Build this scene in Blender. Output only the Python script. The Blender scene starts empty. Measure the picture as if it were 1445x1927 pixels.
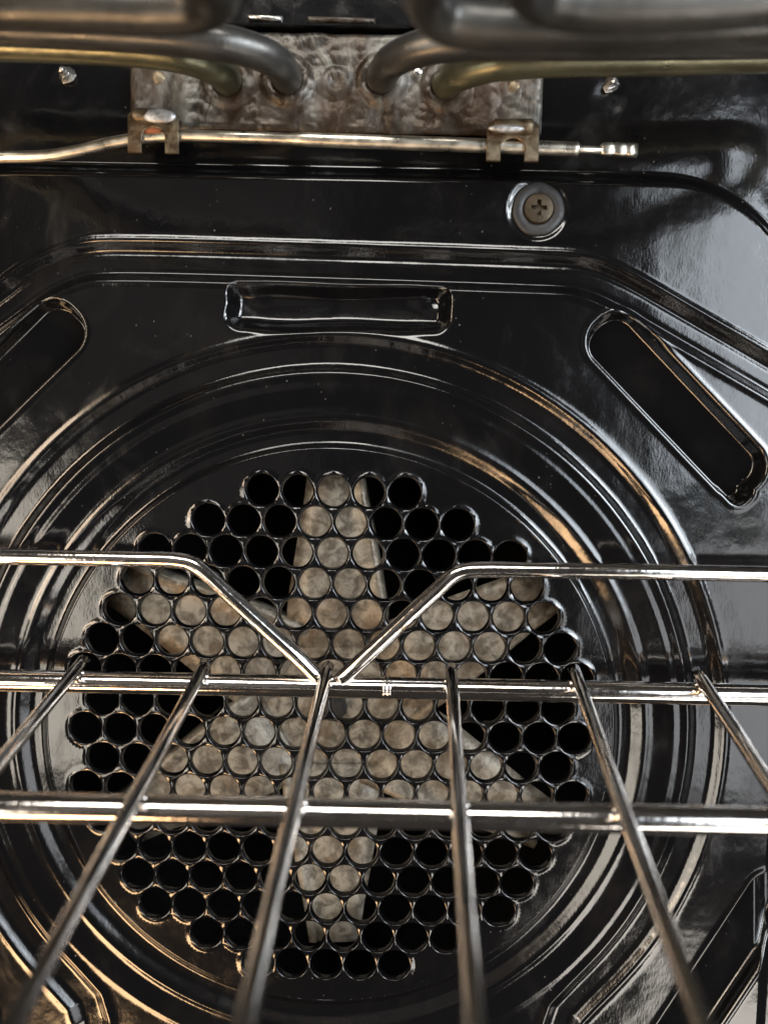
import bpy, bmesh, math, random
import numpy as np
from mathutils import Vector, Matrix
from mathutils.geometry import delaunay_2d_cdt

random.seed(7)
rng = np.random.default_rng(11)
S = bpy.context.scene
COL = S.collection

# ------------------------------------------------------------------ measures
# Lengths are in units of 0.16 mm: u to the right, v down, w into the oven; the
# plane w = 0 is the stamped back panel, its fan opening centred on (0, 0).
K = 0.00016
F, CX, CY = 1447.0, 722.5, 963.5
R = np.array([[0.99977087, -0.02062128, 0.00574135],
              [0.02099342, 0.99697394, -0.07484805],
              [-0.00418051, 0.07495143, 0.99717842]])
CAM = np.array([99.8, -526.6, -1411.1])


def W(p):
    return (p[0] * K, p[2] * K, -p[1] * K)


def at(x, y, w=0.0):
    d = R.T @ np.array([x - CX, y - CY, F])
    return CAM + d * ((w - CAM[2]) / d[2])


# ------------------------------------------------------------------ camera
cam_d = bpy.data.cameras.new('camera')
cam = bpy.data.objects.new('camera', cam_d)
COL.objects.link(cam)
ax = [np.array(W(R[0])), -np.array(W(R[1])), -np.array(W(R[2]))]
ax = [a / np.linalg.norm(a) for a in ax]
M = Matrix.Identity(4)
for k in range(3):
    for r in range(3):
        M[r][k] = ax[k][r]
c = W(CAM)
for r in range(3):
    M[r][3] = c[r]
cam.matrix_world = M
cam_d.sensor_fit = 'VERTICAL'
cam_d.sensor_height = 36.0
cam_d.sensor_width = 27.0
cam_d.lens = 36.0 * F / 1927.0
cam_d.clip_start = 0.005
cam_d.clip_end = 50.0
cam_d.dof.use_dof = True
cam_d.dof.focus_distance = 1440 * K
cam_d.dof.aperture_fstop = 6.8
S.camera = cam

# ------------------------------------------------------------------ world, lamps
world = bpy.data.worlds.new('World')
S.world = world
world.use_nodes = True
bg = world.node_tree.nodes['Background']
bg.inputs['Color'].default_value = (1.0, 0.93, 0.86, 1)
bg.inputs['Strength'].default_value = 0.035

S.view_settings.view_transform = 'Standard'
S.view_settings.look = 'None'
S.view_settings.gamma = 1.0
S.view_settings.exposure = 0.0
S.render.engine = 'CYCLES'


def area_lamp(name, centre, target, su, sv, radiance, color):
    d = bpy.data.lights.new(name, 'AREA')
    d.shape = 'RECTANGLE'
    d.size, d.size_y = su * K, sv * K
    d.color = color
    d.energy = radiance * math.pi * d.size * d.size_y
    o = bpy.data.objects.new(name, d)
    COL.objects.link(o)
    o.location = W(centre)
    dirv = Vector(W(target)) - Vector(W(centre))
    o.rotation_euler = dirv.to_track_quat('-Z', 'Y').to_euler()
    return o


# the kitchen in front of the open oven: a window to the right, a pale wall to the
# left, the ceiling lamp and the warm lamp light from below, plus added fills
area_lamp('window_light', (3450, -1900, -6000), (200, -500, 0), 1300, 3300, 7.0, (0.84, 0.92, 1.0))
area_lamp('window_light', (5200, -1700, -6000), (200, -500, 0), 1800, 3600, 13.0, (0.84, 0.92, 1.0))
area_lamp('right_wall_light', (4700, 1700, -6000), (0, 0, 0), 3400, 2800, 3.6, (0.95, 0.97, 1.0))
area_lamp('right_edge_fill', (7600, -3400, -5800), (0, -500, 0), 2400, 4600, 24.0, (0.90, 0.95, 1.0))  # added strip that brightens the edge highlights, outside the flat reflections
area_lamp('left_wall_light', (-4700, 1350, -6000), (0, 0, 0), 3000, 3500, 7.5, (1.0, 0.91, 0.78))
area_lamp('lower_right_fill', (4300, 5600, -5200), (0, 0, 0), 3600, 1900, 8.0, (1.0, 0.93, 0.84))  # added fill for the lower right ring edges and the rods
area_lamp('warm_left_light', (-6700, -1800, -6200), (0, -500, 0), 1900, 4800, 15.0, (1.0, 0.77, 0.56))
area_lamp('ceiling_light', (-900, -7300, -6800), (0, -600, 0), 6500, 2200, 14.0, (1.0, 0.96, 0.90))
area_lamp('warm_lamp_light', (-4300, 6500, -4500), (0, 200, 0), 4600, 1700, 20.0, (1.0, 0.62, 0.32))
area_lamp('dim_flat_fill', (-2600, -2200, -9000), (0, -500, 0), 3600, 4600, 0.12, (1.0, 0.92, 0.85))  # added dim fill that lifts the flat enamel to grey


# ------------------------------------------------------------------ materials
def mat(name):
    m = bpy.data.materials.new(name)
    m.use_nodes = True
    nt = m.node_tree
    b = nt.nodes['Principled BSDF']
    return m, nt, b


def N(nt, t, **kw):
    n = nt.nodes.new(t)
    for k, v in kw.items():
        if k.startswith('i_'):
            n.inputs[k[2:].replace('_', ' ')].default_value = v
        else:
            setattr(n, k, v)
    return n


def ramp(nt, src, stops):
    r = nt.nodes.new('ShaderNodeValToRGB')
    el = r.color_ramp.elements
    while len(el) > 1:
        el.remove(el[-1])
    el[0].position, el[0].color = stops[0][0], stops[0][1]
    for p, c_ in stops[1:]:
        e = el.new(p)
        e.color = c_
    nt.links.new(src, r.inputs['Fac'])
    return r.outputs['Color']


def g(x):
    return (x, x, x, 1)


def coords(nt, scale=(1, 1, 1)):
    tc = N(nt, 'ShaderNodeTexCoord')
    mp = N(nt, 'ShaderNodeMapping')
    mp.inputs['Scale'].default_value = scale
    nt.links.new(tc.outputs['Object'], mp.inputs['Vector'])
    return mp.outputs['Vector']


def noise(nt, vec, scale, detail=4, rough=0.55, dist=0.0):
    n = N(nt, 'ShaderNodeTexNoise')
    n.inputs['Scale'].default_value = scale
    n.inputs['Detail'].default_value = detail
    n.inputs['Roughness'].default_value = rough
    n.inputs['Distortion'].default_value = dist
    nt.links.new(vec, n.inputs['Vector'])
    return n.outputs['Fac']


def bump(nt, b, h, strength, dist, prev=None):
    n = N(nt, 'ShaderNodeBump')
    n.inputs['Strength'].default_value = strength
    n.inputs['Distance'].default_value = dist
    nt.links.new(h, n.inputs['Height'])
    if prev:
        nt.links.new(prev, n.inputs['Normal'])
    nt.links.new(n.outputs['Normal'], b.inputs['Normal'])
    return n.outputs['Normal']


def make_enamel():
    m, nt, b = mat('black_enamel')
    v = coords(nt)
    spk = N(nt, 'ShaderNodeTexVoronoi')
    spk.inputs['Scale'].default_value = 330
    nt.links.new(v, spk.inputs['Vector'])
    dust = ramp(nt, spk.outputs['Distance'], [(0.0, g(1)), (0.07, g(0.7)), (0.10, g(0))])
    sel = ramp(nt, noise(nt, v, 70, 3), [(0.54, g(0)), (0.64, g(1))])
    mul = N(nt, 'ShaderNodeMath', operation='MULTIPLY')
    nt.links.new(dust, mul.inputs[0]); nt.links.new(sel, mul.inputs[1])
    mix = N(nt, 'ShaderNodeMixRGB')
    mix.inputs['Color1'].default_value = (0.0028, 0.0028, 0.0032, 1)
    mix.inputs['Color2'].default_value = (0.10, 0.095, 0.09, 1)
    nt.links.new(mul.outputs[0], mix.inputs['Fac'])
    film = ramp(nt, noise(nt, coords(nt, (1, 1, 0.8)), 38, 8, 0.62, 0.9), [(0.52, g(0)), (0.75, g(0.22))])
    mix2 = N(nt, 'ShaderNodeMixRGB')
    nt.links.new(film, mix2.inputs['Fac'])
    nt.links.new(mix.outputs['Color'], mix2.inputs['Color1'])
    mix2.inputs['Color2'].default_value = (0.020, 0.017, 0.014, 1)
    nt.links.new(mix2.outputs['Color'], b.inputs['Base Color'])
    smear = noise(nt, coords(nt, (1, 1, 0.6)), 55, 6, 0.65, 0.6)
    rg = ramp(nt, smear, [(0.3, g(0.08)), (0.55, g(0.12)), (0.72, g(0.27))])
    nt.links.new(rg, b.inputs['Roughness'])
    b.inputs['IOR'].default_value = 1.58
    n1 = bump(nt, b, noise(nt, coords(nt, (1.6, 1, 0.7)), 900, 3, 0.6), 0.055, 0.0005)
    bump(nt, b, noise(nt, v, 90, 2, 0.5), 0.06, 0.003, n1)
    return m


def make_chrome(name, k):
    m, nt, b = mat(name)
    b.inputs['Metallic'].default_value = 1.0
    v = coords(nt)
    st = noise(nt, v, 260, 5, 0.7)
    col = ramp(nt, noise(nt, v, 40, 5, 0.6), [(0.26, (0.42 * k, 0.34 * k, 0.26 * k, 1)), (0.36, (0.66 * k, 0.60 * k, 0.55 * k, 1)), (0.7, (0.80 * k, 0.79 * k, 0.77 * k, 1))])
    nt.links.new(col, b.inputs['Base Color'])
    rg = ramp(nt, st, [(0.3, g(0.06)), (0.7, g(0.16))])
    nt.links.new(rg, b.inputs['Roughness'])
    bump(nt, b, noise(nt, v, 500, 3, 0.6), 0.10, 0.0004)
    return m


def make_tube(name, c1, c2, rough):
    m, nt, b = mat(name)
    b.inputs['Metallic'].default_value = 0.75
    v = coords(nt)
    col = ramp(nt, noise(nt, v, 45, 5, 0.65), [(0.3, c1), (0.7, c2)])
    nt.links.new(col, b.inputs['Base Color'])
    rg = ramp(nt, noise(nt, v, 160, 4), [(0.3, g(rough - 0.08)), (0.7, g(rough + 0.10))])
    nt.links.new(rg, b.inputs['Roughness'])
    bump(nt, b, noise(nt, v, 300, 4), 0.15, 0.0006)
    return m


def make_stained(name, light, dark, rust, scale, metallic=0.55, bstr=0.5, amt=0.62, det=7, stretch=(1, 1, 1), dist=0.35):
    m, nt, b = mat(name)
    v = coords(nt, stretch)
    b.inputs['Metallic'].default_value = metallic
    n1 = noise(nt, v, scale, det, 0.68, dist)
    n2 = noise(nt, v, scale * 0.45, 5, 0.6, 0.5)
    c1 = ramp(nt, n1, [(0.42, dark), (0.5, tuple((a + b_) / 2 for a, b_ in zip(dark, light))), (0.58, light)])
    fac = ramp(nt, n2, [(amt - 0.12, g(0)), (amt + 0.06, g(1))])
    mix = N(nt, 'ShaderNodeMixRGB')
    nt.links.new(fac, mix.inputs['Fac'])
    nt.links.new(c1, mix.inputs['Color1'])
    mix.inputs['Color2'].default_value = rust
    nt.links.new(mix.outputs['Color'], b.inputs['Base Color'])
    rg = ramp(nt, n1, [(0.35, g(0.26)), (0.65, g(0.50))])
    nt.links.new(rg, b.inputs['Roughness'])
    bump(nt, b, n1, bstr, 0.0010)
    return m


def make_plain(name, col, metallic, rough, bscale=300, bstr=0.1):
    m, nt, b = mat(name)
    v = coords(nt)
    b.inputs['Metallic'].default_value = metallic
    n1 = noise(nt, v, bscale, 4)
    cr = ramp(nt, n1, [(0.3, tuple(x * 0.8 for x in col[:3]) + (1,)), (0.7, col)])
    nt.links.new(cr, b.inputs['Base Color'])
    rr = ramp(nt, n1, [(0.3, g(rough * 0.75)), (0.7, g(rough * 1.25))])
    nt.links.new(rr, b.inputs['Roughness'])
    bump(nt, b, n1, bstr, 0.0006)
    return m


ENAMEL = make_enamel()
CHROME = make_chrome('rack_chrome', 1.0)
WIRE = make_chrome('rack_wire_shaded', 0.75)  # chrome darkened in colour for the dark reflections along the wires
TUBE_GREY = make_tube('sheath_grey', (0.050, 0.050, 0.048, 1), (0.115, 0.112, 0.105, 1), 0.33)
TUBE_OLIVE = make_tube('sheath_olive', (0.095, 0.096, 0.062, 1), (0.20, 0.195, 0.13, 1), 0.33)
PLATE = make_stained('stained_zinc', (0.15, 0.145, 0.13, 1), (0.026, 0.022, 0.017, 1), (0.040, 0.023, 0.012, 1), 85, 0.5, 0.6, 0.54, 6, (1, 1, 0.6), 0.9)
CLIP = make_stained('tarnished_clip', (0.22, 0.18, 0.12, 1), (0.09, 0.065, 0.04, 1), (0.11, 0.06, 0.03, 1), 220, 0.7, 0.3)
FAN = make_stained('fan_steel', (0.36, 0.325, 0.265, 1), (0.14, 0.122, 0.096, 1), (0.16, 0.12, 0.08, 1), 230, 0.3, 0.35, 0.62, 6)
PROBE = make_plain('probe_steel', (0.80, 0.75, 0.64, 1), 1.0, 0.33)
WASHER = make_plain('washer_grey', (0.022, 0.022, 0.023, 1), 0.2, 0.5, 260, 0.4)
BRASS = make_plain('tarnished_screw', (0.065, 0.05, 0.032, 1), 0.7, 0.45, 300, 0.4)
BLACK = make_plain('matt_black', (0.002, 0.002, 0.002, 1), 0.0, 0.8)  # near-black matt base for the chamber and the stamp strokes
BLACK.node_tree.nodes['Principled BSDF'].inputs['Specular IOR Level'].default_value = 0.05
RUST = make_plain('orange_rust', (0.26, 0.07, 0.02, 1), 0.0, 0.7, 400, 0.4)
ZINC = make_stained('bright_zinc', (0.55, 0.56, 0.57, 1), (0.25, 0.25, 0.25, 1), (0.30, 0.27, 0.24, 1), 260, 0.6, 0.3, 0.7)
BRIGHT = make_plain('bare_steel', (0.70, 0.68, 0.64, 1), 1.0, 0.28, 260, 0.6)


# ------------------------------------------------------------------ helpers
def thing(name, label, cat, base, group=None, kind=None):
    o = bpy.data.objects.new(name, None)
    o.empty_display_size = 0.01
    COL.objects.link(o)
    o.location = W(base)
    tag(o, label, cat, group, kind)
    return o


def tag(o, label=None, cat=None, group=None, kind=None):
    if label: o['label'] = label
    if cat: o['category'] = cat
    if group: o['group'] = group
    if kind: o['kind'] = kind
    return o


def root_loc(o):
    l = Vector((0, 0, 0))
    while o is not None:
        l += o.location
        o = o.parent
    return l


def mesh_obj(name, verts, faces, material, parent=None, base=None, smooth=True, sharp=None):
    """verts in (u, v, w); one mesh object."""
    wv = [Vector(W(p)) for p in verts]
    if parent is not None:
        off = root_loc(parent)
    else:
        off = Vector(W(base)) if base is not None else Vector((0, 0, 0))
    me = bpy.data.meshes.new(name)
    me.from_pydata([tuple(p - off) for p in wv], [], faces)
    bm = bmesh.new()
    bm.from_mesh(me)
    bmesh.ops.recalc_face_normals(bm, faces=bm.faces)
    for f_ in bm.faces:
        f_.smooth = smooth
    if sharp is not None:
        for e in bm.edges:
            if len(e.link_faces) == 2 and e.calc_face_angle(0) > math.radians(sharp):
                e.smooth = False
    bm.to_mesh(me)
    bm.free()
    me.materials.append(material)
    o = bpy.data.objects.new(name, me)
    COL.objects.link(o)
    if parent is not None:
        o.parent = parent
    else:
        o.location = off
    return o


def catmull(P, n=10):
    P = [np.array(p, float) for p in P]
    P = [2 * P[0] - P[1]] + P + [2 * P[-1] - P[-2]]
    out = []
    for i in range(1, len(P) - 2):
        p0, p1, p2, p3 = P[i - 1:i + 3]
        t0 = 0
        t1 = t0 + np.linalg.norm(p1 - p0) ** 0.5
        t2 = t1 + np.linalg.norm(p2 - p1) ** 0.5
        t3 = t2 + np.linalg.norm(p3 - p2) ** 0.5
        for t in np.linspace(t1, t2, n, endpoint=False):
            a1 = (t1 - t) / (t1 - t0) * p0 + (t - t0) / (t1 - t0) * p1
            a2 = (t2 - t) / (t2 - t1) * p1 + (t - t1) / (t2 - t1) * p2
            a3 = (t3 - t) / (t3 - t2) * p2 + (t - t2) / (t3 - t2) * p3
            b1 = (t2 - t) / (t2 - t0) * a1 + (t - t0) / (t2 - t0) * a2
            b2 = (t3 - t) / (t3 - t1) * a2 + (t - t1) / (t3 - t1) * a3
            out.append((t2 - t) / (t2 - t1) * b1 + (t - t1) / (t2 - t1) * b2)
    out.append(P[-2])
    return out


def tube(path, radius, sides=20, rfun=None, flat=None):
    """verts, faces of a swept round bar with rounded ends."""
    P = [np.array(p, float) for p in path]
    T = []
    for i in range(len(P)):
        a = P[max(0, i - 1)]; b_ = P[min(len(P) - 1, i + 1)]
        T.append((b_ - a) / np.linalg.norm(b_ - a))
    ref = np.array([0, 0, 1.0]) if abs(T[0][2]) < 0.9 else np.array([0, 1.0, 0])
    x = np.cross(T[0], ref); x /= np.linalg.norm(x)
    V, Fc = [], []
    rings = []
    L = np.cumsum([0] + [np.linalg.norm(P[i + 1] - P[i]) for i in range(len(P) - 1)])
    for i in range(len(P)):
        x = x - T[i] * np.dot(x, T[i]); x /= np.linalg.norm(x)
        y = np.cross(T[i], x)
        r = radius if rfun is None else rfun(L[i], L[-1])
        rr = [(0, 1.0)]
        if i == 0:
            rr = [(-0.30 * r, 0.55), (-0.18 * r, 0.85), (0, 1.0)]
        elif i == len(P) - 1:
            rr = [(0, 1.0), (0.18 * r, 0.85), (0.30 * r, 0.55)]
        for off, sc in rr:
            ring = []
            for k in range(sides):
                a = 2 * math.pi * k / sides
                ring.append(len(V))
                V.append(P[i] + T[i] * off + (x * math.cos(a) + y * math.sin(a)) * r * sc)
            rings.append(ring)
    for a, b_ in zip(rings[:-1], rings[1:]):
        for k in range(sides):
            Fc.append((a[k], a[(k + 1) % sides], b_[(k + 1) % sides], b_[k]))
    Fc.append(tuple(rings[0][::-1])); Fc.append(tuple(rings[-1]))
    return V, Fc


def join(*parts):
    V, Fc = [], []
    for v, f_ in parts:
        o = len(V)
        V += list(v)
        Fc += [tuple(i + o for i in q) for q in f_]
    return V, Fc


def blob(c_, rx, ry, rz, n=10, m_=6):
    V, Fc = [], []
    for j in range(m_ + 1):
        th = math.pi * j / m_
        for i in range(n):
            ph = 2 * math.pi * i / n
            V.append(np.array(c_) + np.array([rx * math.sin(th) * math.cos(ph), ry * math.sin(th) * math.sin(ph), rz * math.cos(th)]))
    for j in range(m_):
        for i in range(n):
            Fc.append((j * n + i, j * n + (i + 1) % n, (j + 1) * n + (i + 1) % n, (j + 1) * n + i))
    return V, Fc


def lathe_w(c_, prof, sides=40, wob=0.0):
    """prof: list of (radius, w) turned about an axis along w."""
    V, Fc = [], []
    for r, w in prof:
        for k in range(sides):
            a = 2 * math.pi * k / sides
            q = r * (1 + wob * math.sin(3 * a + 1) + wob * math.sin(7 * a))
            V.append((c_[0] + q * math.cos(a), c_[1] + q * math.sin(a), c_[2] + w))
    for j in range(len(prof) - 1):
        for k in range(sides):
            Fc.append((j * sides + k, j * sides + (k + 1) % sides, (j + 1) * sides + (k + 1) % sides, (j + 1) * sides + k))
    Fc.append(tuple(range((len(prof) - 1) * sides, len(prof) * sides)))
    return V, Fc


def prism(outline, w0, w1, bevel=1.5):
    """closed (u, v) outline extruded from w0 (front) to w1, front edge eased."""
    O = [np.array(p, float) for p in outline]
    n = len(O)
    cen = sum(O) / n
    inn = []
    for i in range(n):
        a, b_, c2 = O[i - 1], O[i], O[(i + 1) % n]
        d1 = b_ - a; d2 = c2 - b_
        n1 = np.array([d1[1], -d1[0]]) / (np.linalg.norm(d1) + 1e-9)
        n2 = np.array([d2[1], -d2[0]]) / (np.linalg.norm(d2) + 1e-9)
        nn = n1 + n2; nn /= (np.linalg.norm(nn) + 1e-9)
        inn.append(nn)
    area = sum(O[i - 1][0] * O[i][1] - O[i][0] * O[i - 1][1] for i in range(n))
    s = -1 if area > 0 else 1
    V = [(*(O[i] + s * bevel * inn[i]), w0) for i in range(n)]
    V += [(*O[i], w0 + bevel) for i in range(n)]
    V += [(*O[i], w1) for i in range(n)]
    Fc = [tuple(range(n))]
    for j in (0, 1):
        for i in range(n):
            Fc.append((j * n + i, j * n + (i + 1) % n, (j + 1) * n + (i + 1) % n, (j + 1) * n + i))
    Fc.append(tuple(range(3 * n - 1, 2 * n - 1, -1)))
    return V, Fc


# ------------------------------------------------------------------ back panel
DISC_R = 532.0
DISC_W = 6.0


def sstep(a, b_, x):
    t = np.clip((x - a) / (b_ - a), 0, 1)
    return t * t * (3 - 2 * t)


def poly_dist(U, V, pts):
    best = np.full(U.shape, 1e9)
    for (x0, y0), (x1, y1) in zip(pts[:-1], pts[1:]):
        dx, dy = x1 - x0, y1 - y0
        t = np.clip(((U - x0) * dx + (V - y0) * dy) / (dx * dx + dy * dy), 0, 1)
        best = np.minimum(best, (U - x0 - t * dx) ** 2 + (V - y0 - t * dy) ** 2)
    return np.sqrt(best)


def chaikin(p, n=3):
    for _ in range(n):
        q = [p[0]]
        for a, b_ in zip(p[:-1], p[1:]):
            q.append((0.75 * a[0] + 0.25 * b_[0], 0.75 * a[1] + 0.25 * b_[1]))
            q.append((0.25 * a[0] + 0.75 * b_[0], 0.25 * a[1] + 0.75 * b_[1]))
        q.append(p[-1])
        p = q
    return p


def rbox(U, V, cu, cv, hu, hv, r, ang=0.0):
    ca, sa = math.cos(ang), math.sin(ang)
    x = (U - cu) * ca + (V - cv) * sa
    y = -(U - cu) * sa + (V - cv) * ca
    qx = np.abs(x) - hu + r
    qy = np.abs(y) - hv + r
    return np.hypot(np.maximum(qx, 0), np.maximum(qy, 0)) + np.minimum(np.maximum(qx, qy), 0) - r


def sunk(d, bevel, depth):
    """recess: d < 0 inside the outline"""
    return depth * sstep(0, bevel, -d)


STUDS = [at(120, 160, 20), at(1150, 178, 20)]
SCREW = (358.0, -969.0)


def wave(U, V):
    return (0.9 * np.sin(U / 71 + 0.7 * np.sin(V / 97)) * np.cos(V / 83 + 1.1)
            + 0.6 * np.sin((U + V) / 47 + 2) * np.sin((U - 1.4 * V) / 59)
            + 0.35 * np.sin(U / 21 + V / 33) * np.sin(V / 19 - U / 41))


def height(U, V):
    r = np.hypot(U, V)
    # wide gutter round the fan, which leaves the circle low down on both sides
    a0 = math.atan2(467, 530)
    circ = [(706.5 * math.cos(a), 706.5 * math.sin(a)) for a in np.linspace(-math.pi - a0, a0, 110)]
    gut = [(-449, 900), (-449, 640), (-452, 585), (-464, 543), (-498, 503)] + circ + \
          [(498, 503), (464, 543), (452, 585), (449, 640), (449, 900)]
    dg = poly_dist(U, V, gut)
    h_g = 10 * (1 - sstep(12, 37, dg))
    # steps down to the fan cover
    h_r = 4 * (1 - sstep(606, 642, r)) + 11 * (1 - sstep(563, 590, r)) - 10 * (1 - sstep(528, 552, r))
    h_r = np.where(r < 660, h_r, 0)
    # channel above the fan
    ch = chaikin([(-1150, -380), (-800, -640), (-608, -773), (-543, -824), (-468, -859), (-396, -866), (0, -862), (370, -857), (445, -855), (520, -824), (616, -772), (784, -682), (1150, -480)], 3)
    dc = poly_dist(U, V, ch)
    h_c = 13 * (1 - sstep(17, 38, dc))
    # pocket below the channel, and the slots
    dpk = rbox(U, V, 3, -790, 212, 50, 36) + 2.0 * np.sin(U / 37 + 1) + 1.6 * np.sin(V / 15 + U / 90)
    h_p = 30 * sstep(0, 34, -dpk) * (1 - 0.25 * sstep(-800, -745, V))
    for s in (1, -1):
        q = np.exp(-(((U - 3 - 176 * s) / 30) ** 2 + ((V + 806) / 24) ** 2))
        h_p = h_p - q * (5 + 2.6 * np.sin(U / 13 + V / 15 * s + 1) + 2.0 * np.sin(V / 9 - U / 15))
    h_p = np.maximum(h_p, 0)
    h_s = np.zeros_like(U)
    for s in (1, -1):
        # punched slots whose floors fall away outwards
        ou = U * 0.70 * s - V * 0.714 - 885
        an = math.radians(44.4) * s
        d1 = np.minimum(rbox(U, V, 622 * s, -628, 212, 55, 50, an),
                        rbox(U, V, (627 + 20 - 20) * s, -626 + 20 + 19, 188, 27, 24, an))
        h_p = np.maximum(h_p, sunk(d1, 15, 1) * (34 - 0.24 * ou))
        h_s = h_s - 1.9 * np.exp(-((d1 - 3) / 5.0) ** 2)
        ou = U * 0.87 * s + V * 0.492 - 888
        d2 = rbox(U, V, 770 * s, 444, 214, 54, 50, math.radians(119.5) * s)
        h_p = np.maximum(h_p, sunk(d2, 15, 1) * (34 - 0.24 * ou))
        h_s = h_s - 1.9 * np.exp(-((d2 - 3) / 5.0) ** 2)
    h_l = h_s - 2.9 * np.exp(-((dg - 36) / 8.5) ** 2) * (1 - sstep(0, 4, h_p)) - (2.9 * np.exp(-((dc - 37) / 6.4) ** 2) - 1.6 * np.exp(-((dc - 17) / 5.0) ** 2)) * (1 - sstep(0, 4, h_p))
    for r0 in (594, 531, 646):
        h_l = h_l - (2.3 if r0 < 640 else 1.3) * np.exp(-((r - r0) / 7.0) ** 2) * sstep(531, 536, r)
    h = (h_g ** 4 + h_c ** 4 + h_p ** 4 + 1e-9) ** 0.25 + h_r + h_l
    # screw seat
    ds = np.hypot(U - SCREW[0], V - SCREW[1])
    h = h + 4 * (1 - sstep(46, 58, ds))
    # the panel stands forward of the liner round it
    dp = rbox(U, V, 0, -1029 + 1100, 848, 1100, 268)
    h = h + 34 * sstep(-18, 20, dp)
    # liner: gentle swages beside and above the element plate
    h = h + 14 * sstep(700, 980, U) * sstep(10, 80, dp)
    for s in STUDS:
        d = np.hypot(U - s[0], V - s[1])
        h = h + 1.5 * (1 - sstep(10, 40, d))
    return h + wave(U, V) * 0.25


def build_panel(parent):
    step = 2.5
    us = np.arange(-900, 1060 + step, step)
    vs = np.arange(-1460, 760 + step, step)
    U, V = np.meshgrid(us, vs)
    H = height(U, V)
    rr = np.hypot(U, V)
    nu, nv = len(us), len(vs)
    idx = np.arange(nu * nv).reshape(nv, nu)
    quads = np.stack([idx[:-1, :-1], idx[:-1, 1:], idx[1:, 1:], idx[1:, :-1]], -1).reshape(-1, 4)
    inside = (rr < DISC_R).ravel()
    keep = ~inside[quads].all(1)
    quads = quads[keep]
    # pull the vertices left inside the opening out on to its circle
    u, v, h = U.ravel().copy(), V.ravel().copy(), H.ravel().copy()
    used = np.zeros(nu * nv, bool); used[quads.ravel()] = True
    mv = used & inside
    k = DISC_R / rr.ravel()[mv]
    u[mv] *= k; v[mv] *= k
    h[mv] = DISC_W
    new = np.cumsum(used) - 1
    quads = new[quads]
    co = np.stack([u[used] * K, h[used] * K, -v[used] * K], 1).astype(np.float32)
    me = bpy.data.meshes.new('stamped_sheet')
    me.vertices.add(len(co)); me.vertices.foreach_set('co', co.ravel())
    me.loops.add(quads.size); me.loops.foreach_set('vertex_index', quads.ravel().astype(np.int32))
    me.polygons.add(len(quads))
    me.polygons.foreach_set('loop_start', (np.arange(len(quads)) * 4).astype(np.int32))
    me.polygons.foreach_set('use_smooth', np.ones(len(quads), bool))
    me.update(calc_edges=True)
    me.materials.append(ENAMEL)
    o = bpy.data.objects.new('stamped_sheet', me)
    COL.objects.link(o)
    o.parent = parent
    return o


PITCH = 65.852
ROWS = [2, 3.5, 5, 5.5, 6, 6.5, 7, 6.5, 7, 6.5, 7, 6.5, 6, 5.5, 5, 3.5, 2]
HOLES = []
for j, m_ in enumerate(ROWS):
    i = -m_
    while i <= m_ + 0.01:
        HOLES.append((i * PITCH, (j - 8) * PITCH * math.sqrt(3) / 2))
        i += 1

HC = np.array(HOLES)


def dome(u, v):
    r2 = (u * u + v * v) / DISC_R ** 2
    d = np.min(np.hypot(HC[:, 0] - u, HC[:, 1] - v))
    return DISC_W - 11 * (1 - r2) + 0.4 * float(wave(np.array(u), np.array(v))) * min(1, 6 * (1 - r2)) - 2.4 * float(1 - sstep(32.8, 40.5, np.array(d)))


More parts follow.
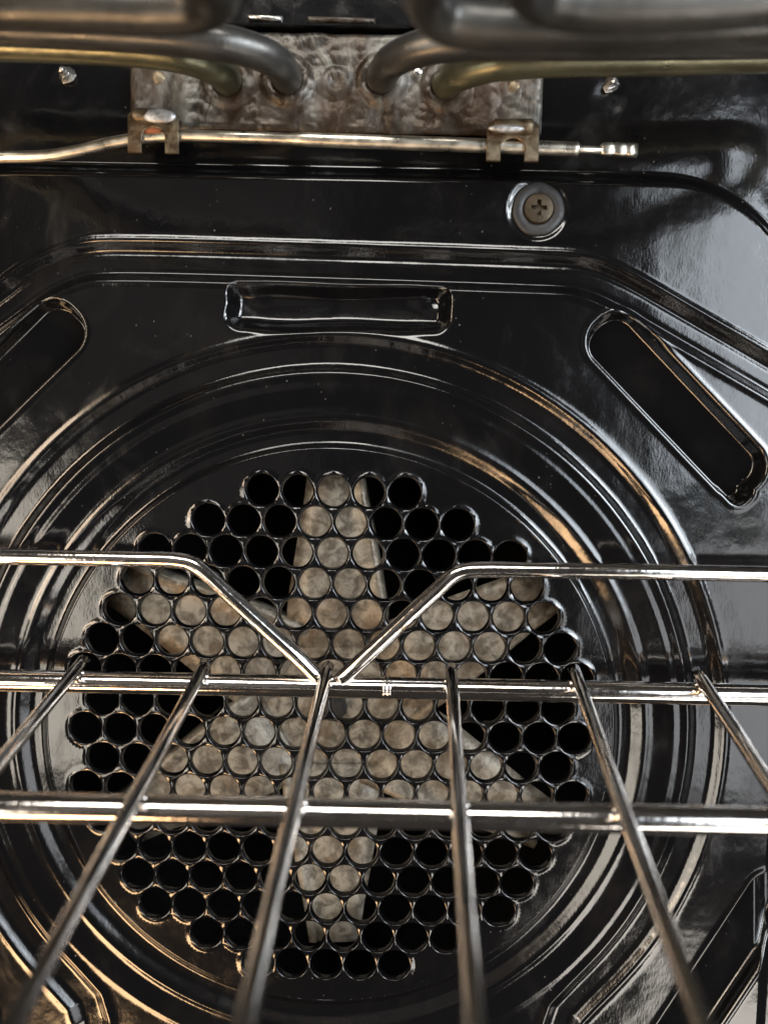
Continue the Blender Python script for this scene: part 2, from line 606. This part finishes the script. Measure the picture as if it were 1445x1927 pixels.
def build_grille(parent):
    PE = 5
    A = PITCH / math.sqrt(3)
    corners = [(A * math.sin(math.radians(60 * k)), -A * math.cos(math.radians(60 * k))) for k in range(6)]
    V, Fc, key = [], [], {}

    def vid(u, v):
        k = (round(u * 20), round(v * 20))
        for dk in ((0, 0), (1, 0), (-1, 0), (0, 1), (0, -1)):
            kk = (k[0] + dk[0], k[1] + dk[1])
            if kk in key:
                return key[kk]
        key[k] = len(V)
        V.append((u, v, dome(u, v)))
        return key[k]

    ecount = {}
    for (hu, hv) in HOLES:
        b = []
        for k in range(6):
            a0, a1 = corners[k], corners[(k + 1) % 6]
            for q in range(PE):
                t = q / PE
                b.append(vid(hu + a0[0] * (1 - t) + a1[0] * t, hv + a0[1] * (1 - t) + a1[1] * t))
        n = len(b)
        for i in range(n):
            e = (min(b[i], b[(i + 1) % n]), max(b[i], b[(i + 1) % n]))
            ecount[e] = ecount.get(e, 0) + 1
        ju, jv = random.uniform(-.35, .35), random.uniform(-.35, .35)
        j3 = random.uniform(0, 6.28)
        hexy = random.uniform(0.004, 0.016)
        w0 = dome(hu, hv)
        prev = b
        for rad, dw in ((32.0, 0.3), (31.0, 1.2), (30.0, 2.9), (29.2, 5.2), (28.6, 7.5), (28.0, 10.0), (27.8, 11.5), (28.4, 12.0)):
            ring = []
            for i in range(n):
                p = V[b[i]]
                a = math.atan2(p[1] - hv, p[0] - hu)
                rd = rad * (1 + hexy * math.cos(6 * a) + 0.008 * math.sin(2 * a + j3) + 0.005 * math.sin(5 * a + 2 * j3))
                ring.append(len(V))
                V.append((hu + ju + rd * math.cos(a), hv + jv + rd * math.sin(a), w0 + dw))
            for i in range(n):
                Fc.append((prev[i], prev[(i + 1) % n], ring[(i + 1) % n], ring[i]))
            prev = ring
    # plain rim of the cover between the outermost holes and the ring
    bed = [e for e, c_ in ecount.items() if c_ == 1]
    loc, pts = {}, []
    for e in bed:
        for i in e:
            if i not in loc:
                loc[i] = len(pts); pts.append(i)
    P2 = [Vector((V[i][0], V[i][1])) for i in pts]
    cons = [(loc[a], loc[b_]) for a, b_ in bed]
    NC = 360
    c0 = len(P2)
    for k in range(NC):
        a = 2 * math.pi * k / NC
        P2.append(Vector((DISC_R * math.cos(a) * 1.0005, DISC_R * math.sin(a) * 1.0005)))
    cons += [(c0 + k, c0 + (k + 1) % NC) for k in range(NC)]
    hc = np.array(HOLES)
    for rad in np.arange(260, 530, 13):
        n = int(2 * math.pi * rad / 13)
        for k in range(n):
            a = 2 * math.pi * (k + (rad % 2) * .5) / n
            p = (rad * math.cos(a), rad * math.sin(a))
            if np.min(np.hypot(hc[:, 0] - p[0], hc[:, 1] - p[1])) > 52:
                P2.append(Vector(p))
    for hu, hv in HOLES:
        for rad, n in ((39.5, 36), (42, 36), (45, 36), (49, 30)):
            for k in range(n):
                a = 2 * math.pi * (k + 0.5 * (rad % 2)) / n
                p = (hu + rad * math.cos(a), hv + rad * math.sin(a))
                if np.min(np.hypot(hc[:, 0] - p[0], hc[:, 1] - p[1])) > rad - 0.2 and math.hypot(*p) < DISC_R - 5:
                    P2.append(Vector(p))
    r = delaunay_2d_cdt(P2, cons, [], 0, 1e-4)
    vm = {}
    for i, q in enumerate(r[0]):
        org = [x for x in r[3][i] if x < c0]
        if org:
            vm[i] = pts[org[0]]
        else:
            vm[i] = len(V)
            V.append((q.x, q.y, dome(q.x, q.y)))
    for t in r[2]:
        cu = sum(r[0][i].x for i in t) / 3; cv = sum(r[0][i].y for i in t) / 3
        du = np.abs(hc[:, 0] - cu); dv = np.abs(hc[:, 1] - cv)
        inhex = (du < PITCH / 2 + 1e-3) & (du / math.sqrt(3) + dv < A + 1e-3)
        if inhex.any():
            continue
        Fc.append(tuple(vm[i] for i in t))
    return mesh_obj('fan_grille', V, Fc, ENAMEL, parent)


panel = thing('oven_back_panel', 'glossy black enamel oven back panel stamped with rings, slots and a honeycomb fan grille',
              'oven panel', (0, 0, 0))
sheet = build_panel(panel)
grille = build_grille(panel)
tag(grille, 'honeycomb of round holes in the middle of the panel')

# dark chamber behind the grille
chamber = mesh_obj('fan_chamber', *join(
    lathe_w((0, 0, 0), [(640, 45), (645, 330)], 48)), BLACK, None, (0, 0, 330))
tag(chamber, kind='structure')

# ------------------------------------------------------------------ fan
FW = 105.0
fc = at(630, 1327, FW)
fan = thing('convection_fan', 'dull beige steel six-armed fan seen through the grille holes', 'fan', fc)
hubV, hubF = lathe_w(fc, [(0.1, 4), (60, 4), (120, 0), (165, -2), (172, 0), (172, 6), (100, 8)], 48)
mesh_obj('hub', hubV, hubF, FAN, fan, sharp=50)
for k in range(6):
    a = math.radians(90 + 60 * k + 1.5)
    er = np.array([math.cos(a), -math.sin(a), 0]); et = np.array([math.sin(a), math.cos(a), 0])
    prof = [(120, 100), (220, 90), (320, 73), (420, 55), (496, 45)]
    V, Fc = [], []
    for rad, hw in prof:
        base = np.array(fc) + er * rad
        for t, dz in ((-hw, 3), (-hw * 0.5, -1), (0, -1.5), (hw * 0.5, -1), (hw * 0.93, 1), (hw, -5), (hw + 9, -4), (hw + 13, 26)):
            V.append(base + et * t + np.array([0, 0, dz]))
    n = 8
    for i in range(len(prof) - 1):
        for q in range(n - 1):
            Fc.append((i * n + q, i * n + q + 1, (i + 1) * n + q + 1, (i + 1) * n + q))
    b = mesh_obj('blade', V, Fc, FAN, fan)
    so = b.modifiers.new('solid', 'SOLIDIFY'); so.thickness = 4 * K; so.offset = 1
nutV, nutF = prism([(fc[0] + 26 * math.cos(math.radians(60 * k + 10)), fc[1] + 26 * math.sin(math.radians(60 * k + 10))) for k in range(6)], FW - 34, FW + 6, 4)
mesh_obj('nut', nutV, nutF, WASHER, fan, smooth=False)

# ------------------------------------------------------------------ panel screw
sc = (SCREW[0], SCREW[1], 5)
screw = thing('panel_screw', 'cross-head screw with grey washer in the panel below the probe tip', 'screw', sc)
mesh_obj('washer', *lathe_w(sc, [(47, 2), (47, -3), (44, -6), (30, -8), (27, -4)], 48, 0.012), WASHER, screw)


def cross_head():
    n = 48
    V, Fc = [], []
    prof = [(27, -3), (27, -8), (25, -11), (18, -13)]
    v, f_ = lathe_w(sc, prof, n)
    f_ = f_[:-1]
    base = 3 * n
    V += v
    Fc += f_
    # recess outline: a cross
    ring = []
    for k in range(n):
        a = 2 * math.pi * k / n
        ca, sa = abs(math.cos(a)), abs(math.sin(a))
        r = 14 if min(ca, sa) < 0.26 else 6.5
        if 0.26 <= min(ca, sa):
            r = min(14, 3.7 / max(0.26, min(ca, sa)))
        ring.append((r, a))
    for dw, s in ((-13, 1), (-5, .9)):
        for r, a in ring:
            V.append((sc[0] + s * r * math.cos(a), sc[1] + s * r * math.sin(a), sc[2] + dw))
    for j, (p, q) in enumerate(((base, 4 * n), (4 * n, 5 * n))):
        for k in range(n):
            Fc.append((p + k, p + (k + 1) % n, q + (k + 1) % n, q + k))
    Fc.append(tuple(range(5 * n, 6 * n)))
    return V, Fc


mesh_obj('screw_head', *cross_head(), BRASS, screw, sharp=40)

# screw points coming through the liner on both sides of the element plate
for s, lab in zip(STUDS, ('shiny screw point in the dark liner left of the element plate',
                          'shiny screw point in the dark liner right of the element plate')):
    c_ = (s[0] + 1, s[1] - 22, 32)
    parts = []
    for q in range(5):
        parts.append(lathe_w((c_[0] + random.uniform(-2, 2), c_[1] + random.uniform(-2, 2), c_[2] - q * 5),
                             [(13 - q * 1.7, 4), (15 - q * 2.0, 1), (11 - q * 1.6, -3), (6 - q, -5)], 9, 0.10))
    o = mesh_obj('screw_point', *join(*parts), BRIGHT, None, c_, smooth=False)
    tag(o, lab, 'screw', 'screw points in the liner')

# ------------------------------------------------------------------ broil element
PW = 14.0      # front face of the mounting plate
el = thing('broil_element', 'grey tubular broil element on a stained mounting plate along the top', 'heating element', at(640, 160, PW))


def plate_mesh():
    us = np.linspace(-371, 357, 240)
    vs = np.linspace(-1262, -1099, 60)
    CR = np.zeros((60, 240))
    for n_, amp in ((9, 1.5), (20, 0.7), (44, 0.45)):
        gz = rng.normal(size=(n_ // 2 + 3, n_ * 2 + 3))
        iy = np.linspace(0, gz.shape[0] - 1.001, 60); ix = np.linspace(0, gz.shape[1] - 1.001, 240)
        y0 = iy.astype(int); x0_ = ix.astype(int)
        fy = (iy - y0)[:, None]; fx = (ix - x0_)[None]
        fy = fy * fy * (3 - 2 * fy); fx = fx * fx * (3 - 2 * fx)
        CR += amp * ((gz[y0][:, x0_] * (1 - fx) + gz[y0][:, x0_ + 1] * fx) * (1 - fy) + (gz[y0 + 1][:, x0_] * (1 - fx) + gz[y0 + 1][:, x0_ + 1] * fx) * fy)
    V, Fc = [], []
    n = len(us)
    for jj, v in enumerate(vs):
        for ii, u in enumerate(us):
            e = min(u + 371, 357 - u, v + 1262, -1099 - v)
            w = PW + 4 * (1 - min(1, e / 5))
            # raised centre field, sunk ends where the plate is riveted down
            w -= 7 * float(sstep(-300, -272, np.array(u)) * (1 - sstep(262, 288, np.array(u))))
            for (cx_, cy_, rr, hh) in ((at(427, 153)[0], at(427, 153)[1], 33, 9), (at(540, 150)[0], at(540, 150)[1], 33, 9),
                                       (at(718, 150)[0], at(718, 150)[1], 33, 9), (at(840, 160)[0], at(840, 160)[1], 33, 9),
                                       (at(632, 155)[0], at(632, 155)[1], 17, 5)):
                d = math.hypot(u - cx_, v - cy_)
                w -= hh * math.exp(-((d - rr) / 9) ** 2)
            w += CR[jj, ii] * (0.35 + 0.65 * float(sstep(-300, -260, np.array(u))))
            V.append((u, v, w))
    for j in range(len(vs) - 1):
        for i in range(n - 1):
            Fc.append((j * n + i, j * n + i + 1, (j + 1) * n + i + 1, (j + 1) * n + i))
    return V, Fc


plate = mesh_obj('mounting_plate', *plate_mesh(), PLATE, el)
so = plate.modifiers.new('solid', 'SOLIDIFY'); so.thickness = 6 * K; so.offset = -1
tag(plate, 'stained scaly metal plate where the tubes enter the back wall')
for x, y in ((300, 148), (966, 165)):
    p = at(x, y, PW)
    mesh_obj('rivet', *lathe_w(p, [(14, 3), (14, -3), (11, -7), (5, -9)], 24, 0.03), CLIP, plate)
p = at(785, 137, PW - 7)
mesh_obj('rivet', *lathe_w(p, [(11, 3), (10, -4), (6, -7)], 20, 0.03), BRIGHT, plate)
# stamped type marks, too worn to read
parts = []
x0 = 606
for k, (gw, gap) in enumerate(((7, 3), (5, 4), (6, 6), (5, 2), (8, 3), (6, 2), (6, 0))):
    a = at(x0, 213, PW); b_ = at(x0 + gw, 223, PW)
    for q in range(2):
        uu = a[0] + (b_[0] - a[0]) * (0.15 + 0.6 * q)
        parts.append(prism([(uu, a[1]), (uu + 2, a[1]), (uu + 2.5 * (1 - 2 * q) + 2, b_[1]), (uu + 2.5 * (1 - 2 * q), b_[1])], PW - 9.2, PW - 5, .3))
    x0 += gw + gap
mesh_obj('worn_stamp', *join(*parts), BLACK, plate, smooth=False)
# small bent tabs above the plate
for xa, xb, ya, yb, mt in ((466, 531, 29, 42, BRIGHT), (578, 706, 32, 46, PLATE)):
    a = at(xa, ya, 6); b_ = at(xb, yb, 6)
    mesh_obj('tab', *prism([(a[0], a[1]), (b_[0], a[1] + 1), (b_[0] - 1, b_[1]), (a[0] + 2, b_[1] - 1)], 0, 16, 4), mt, plate, sharp=60)
a = at(430, 50, 0); b_ = at(830, 60, 0)
mesh_obj('ledge', *prism([(-700, a[1]), (800, a[1] - 8), (800, b_[1] - 8), (-700, b_[1])], -8, 30, 4), ENAMEL, panel, sharp=60)


def clip_mesh(x0, x1, y0, y1, ysad, w):
    """saddle clip: a folded strap whose two legs come down over the probe."""
    a = at(x0, y0, w); b_ = at(x1, y1, w); s = at(x0, ysad, w)
    wd = b_[0] - a[0]
    lw = wd * 0.27
    O = []
    # outer outline with rounded shoulders, arch between the legs
    for k in range(7):
        t = math.pi + math.pi / 2 * k / 6
        O.append((a[0] + 14 + 14 * math.cos(t), a[1] + 14 + 14 * math.sin(t)))
    for k in range(7):
        t = -math.pi / 2 + math.pi / 2 * k / 6
        O.append((b_[0] - 14 + 14 * math.cos(t), a[1] + 14 + 14 * math.sin(t)))
    O += [(b_[0], b_[1]), (b_[0] - lw, b_[1])]
    r = (wd - 2 * lw) / 2
    cu = (a[0] + b_[0]) / 2
    for k in range(9):
        t = -math.pi * k / 8
        O.append((cu + r * math.cos(t), s[1] + r * 0.75 + r * 0.75 * math.sin(t)))
    O += [(a[0] + lw, b_[1]), (a[0], b_[1])]
    V, Fc = prism(O, w, w + 5, 1.5)
    # fold back to the plate along the top edge
    V2, F2 = [], []
    n = 8
    for k in range(n + 1):
        t = math.pi / 2 * k / n
        ww = w + 5 - 5 * math.cos(t) + (PW - w) * (k / n) ** 2
        vv = a[1] + 6 - 7 * math.sin(t)
        V2 += [(a[0] + 6, vv, ww), (b_[0] - 6, vv, ww), (b_[0] - 6, vv + 5, ww + 2), (a[0] + 6, vv + 5, ww + 2)]
    for k in range(n):
        for q in range(4):
            F2.append((k * 4 + q, k * 4 + (q + 1) % 4, (k + 1) * 4 + (q + 1) % 4, (k + 1) * 4 + q))
    return join((V, Fc), (V2, F2))


for (x0, x1, y0, y1, ys) in ((240, 336, 205, 288, 238), (917, 1013, 225, 304, 258)):
    cl = mesh_obj('probe_clip', *clip_mesh(x0, x1, y0, y1, ys, -42), CLIP, plate, sharp=40)
    pa, pb = at(x0 + 14, y0 + 14, -44), at(x1 - 14, y0 + 14, -44)
    sad = [pa + (pb - pa) * t for t in np.linspace(0, 1, 8)]
    mesh_obj('saddle', *tube(sad, 13, 16), CLIP, cl)
    if x0 < 500:
        p = at(x0 + 60, y0 + 13, -53)
        mesh_obj('pale_patch', *blob(p, 30, 12.5, 6, 20, 8), ZINC, cl)  # pale oval raised on the saddle
        p = at(x0 + 46, y0 + 38, -34)
        mesh_obj('rust_spot', *blob(p, 20, 8, 5, 16, 6), RUST, cl)
    else:
        p = at(x0 + 36, y0 + 17, -53)
        mesh_obj('pale_patch', *blob(p, 32, 7, 6, 20, 8), ZINC, cl)  # narrower pale oval on the right saddle
tag(cl, 'tarnished brown spring clip over the probe')


def element(name, pts, r, m_):
    P = [at(*q) for q in pts]
    return mesh_obj(name, *tube(catmull(P, 12), r, 22), m_, el)


TR = 26.0
element('heating_tube', [(427, 153, 20), (425, 146, -30), (406, 128, -78), (352, 108, -110), (270, 95, -120), (120, 86, -124), (0, 82, -126),
                         (-160, 78, -130), (-280, 66, -190), (-300, 30, -340), (-240, -5, -520), (-100, -45, -640), (100, -70, -680)], TR, TUBE_OLIVE)
element('heating_tube', [(540, 150, 20), (538, 140, -50), (514, 112, -115), (450, 88, -155), (380, 76, -172), (250, 64, -180), (100, 56, -184), (0, 51, -186),
                         (-120, 48, -190), (-200, 42, -250), (-210, 34, -350), (-130, 24, -430), (0, 14, -455), (150, 17, -460), (300, 22, -460),
                         (375, 16, -470), (408, -14, -505), (385, -52, -560), (310, -70, -590), (150, -80, -600), (0, -90, -600)], TR, TUBE_GREY)
element('heating_tube', [(718, 150, 20), (720, 138, -50), (745, 110, -115), (806, 88, -155), (890, 80, -172), (1100, 78, -180), (1300, 77, -184), (1445, 75, -186),
                         (1580, 72, -190), (1660, 66, -250), (1670, 58, -350), (1590, 52, -430), (1445, 46, -455), (1250, 51, -460), (1050, 53, -460), (910, 50, -460),
                         (835, 36, -468), (803, -4, -505), (810, -50, -560), (860, -75, -600), (1000, -85, -620)], TR, TUBE_GREY)
element('heating_tube', [(840, 160, 20), (843, 153, -30), (868, 138, -78), (924, 122, -110), (1010, 114, -120), (1200, 110, -124), (1445, 104, -126),
                         (1600, 100, -130), (1750, 86, -190), (1790, 50, -340)], TR, TUBE_OLIVE)
element('heating_tube', [(1790, 50, -340), (1700, 10, -480), (1560, -8, -540), (1445, 0, -550), (1330, 10, -550), (1200, 14, -550), (1090, 12, -550),
                         (1020, -4, -560), (990, -40, -600), (1000, -80, -640)], TR, TUBE_GREY)

# ------------------------------------------------------------------ probe
PRW = -26
pts = [at(-190, 300, PRW), at(-90, 299, PRW), at(0, 296, PRW), at(90, 293, PRW), at(150, 283, PRW), at(215, 268, PRW), at(275, 259, PRW), at(340, 256, PRW),
       at(440, 258, PRW), at(560, 262, PRW), at(700, 267, PRW), at(850, 272, PRW), at(1000, 278, PRW), at(1086, 281, PRW)]
probe = thing('temperature_probe', 'thin bright steel temperature probe held by two clips below the element plate', 'probe', at(640, 265, PRW))
path = catmull(pts, 12)
TOT = sum(np.linalg.norm(path[i + 1] - path[i]) for i in range(len(path) - 1))
brk = TOT - np.linalg.norm(at(560, 262, PRW) - at(1086, 281, PRW))
mesh_obj('stem', *tube(path, 10, 20, lambda l, L_: 9.6 + 2.0 * float(sstep(brk - 14, brk + 14, np.array(l)))), PROBE, probe)
mesh_obj('neck', *tube([at(1084, 281, PRW), at(1092, 281.5, PRW), at(1132, 283, PRW)], 6.2, 16), PROBE, probe)
tipP = [at(1128, 282, PRW), at(1134, 281, PRW), at(1151, 281, PRW), at(1154, 281, PRW), at(1157, 281, PRW), at(1174, 282, PRW), at(1177, 282, PRW), at(1180, 282, PRW), at(1198, 283, PRW)]
rad = [7, 10.5, 11, 9.2, 11, 11, 9.4, 11.5, 11.5]
V, Fc = [], []
n = 20
for p, r in zip(tipP, rad):
    for k in range(n):
        a = 2 * math.pi * k / n
        q = (abs(math.cos(a)) ** 4 + abs(math.sin(a)) ** 4) ** -0.25
        V.append((p[0] + random.uniform(-.4, .4), p[1] + r * q * math.sin(a), p[2] + r * 0.6 * q * math.cos(a)))
for j in range(len(tipP) - 1):
    for k in range(n):
        Fc.append((j * n + k, j * n + (k + 1) % n, (j + 1) * n + (k + 1) % n, (j + 1) * n + k))
Fc += [tuple(range(n))[::-1], tuple(range((len(tipP) - 1) * n, len(tipP) * n))]
mesh_obj('crimped_tip', V, Fc, PROBE, probe)

# ------------------------------------------------------------------ rack
BW = -78.0
dv = R.T @ np.array([795 - CX, 480 - CY, F]); dv = dv / np.linalg.norm(dv)      # along the wires, away from the camera
bar1 = at(720, 1294, BW)
lat = at(1445, 1309, BW) - at(0, 1281, BW); lat = lat / np.linalg.norm(lat)
up = np.cross(dv, lat); up = up / np.linalg.norm(up)
if up[1] > 0:
    up = -up


def proj(p):
    q = R @ (np.array(p) - CAM)
    return CX + F * q[0] / q[2], CY + F * q[1] / q[2]


lo, hi = 50, 800
for _ in range(40):
    mid = (lo + hi) / 2
    if proj(bar1 - dv * mid)[1] < 1531:
        lo = mid
    else:
        hi = mid
GAP = lo
RB, RW_, RG = 19.5, 11.0, 14.0
rack = thing('oven_rack', 'shiny chrome wire oven rack with a notched rear rail in front of the fan', 'oven rack', bar1 - dv * 900)


def bar(name, c_, half, r, seam=None):
    P = [c_ + lat * t for t in np.linspace(-half, half, 60)]
    geo = [tube(P, r, 28)]
    return mesh_obj(name, *join(*geo), CHROME, rack)


cu0 = bar1 + lat * 60
b1 = bar('rear_bar', cu0, 1150, RB)
for k in range(2):
    s = bar1 + lat * (4 + 7 * k)
    mesh_obj('weld_seam', *tube([s - lat * 2.2, s, s + lat * 2.2], 1, 24, lambda l, L_: RB + 1.2), CHROME, b1)
b2 = bar('cross_bar', cu0 - dv * GAP, 1150, RB)
b3 = bar('cross_bar', cu0 - dv * GAP * 4.0, 1150, RB)
# wires lie on the bars
tip0 = at(615, 1270, BW); u0 = tip0[0]
t0 = (u0 - bar1[0]) / lat[0]
SP = 219.5
for k in range(-4, 6):
    o = bar1 + lat * (t0 + k * SP) + up * (RB + RW_ - 3.5)
    wig = random.uniform(-2, 2)
    P = [o + dv * (26 + random.uniform(-4, 4))] + [o - dv * t + lat * wig * math.sin(t / 260) + up * 1.5 * math.sin(t / 330 + k) for t in np.linspace(0, GAP * 4.1, 40)]
    wv, wf = tube(P, RW_, 20)
    welds = []
    for q in (0, GAP, GAP * 4.0):
        for sgn in (-1, 1):
            welds.append(blob(o - dv * (q + random.uniform(-3, 3)) - up * (RW_ - 1) + lat * sgn * (RW_ - 2), 6, 6, 6, 8, 5))
    mesh_obj('wire', *join((wv, wf), *welds), WIRE, rack)
# raised rear rail, folded down to the bar in a notch
RGW = BW - 8
g1 = [at(-330, 1041, RGW), at(-100, 1046, RGW), at(100, 1049, RGW), at(250, 1052, RGW), at(335, 1055, RGW), at(362, 1061, RGW), at(388, 1079, RGW), at(430, 1118, RGW), at(500, 1182, RGW), at(560, 1237, RGW), at(600, 1277, RGW + 4)]
g2 = [at(640, 1280, RGW + 4), at(690, 1234, RGW), at(760, 1168, RGW), at(820, 1112, RGW), at(852, 1083, RGW), at(875, 1074, RGW), at(905, 1072, RGW), at(1000, 1073, RGW), at(1200, 1076, RGW), at(1445, 1081, RGW), at(1800, 1088, RGW)]
for gp in (g1, g2):
    mesh_obj('rear_rail', *tube(catmull(gp, 10), RG, 24), CHROME, rack)

S.render.resolution_x = 767
S.render.resolution_y = 1024
S.render.resolution_percentage = 100
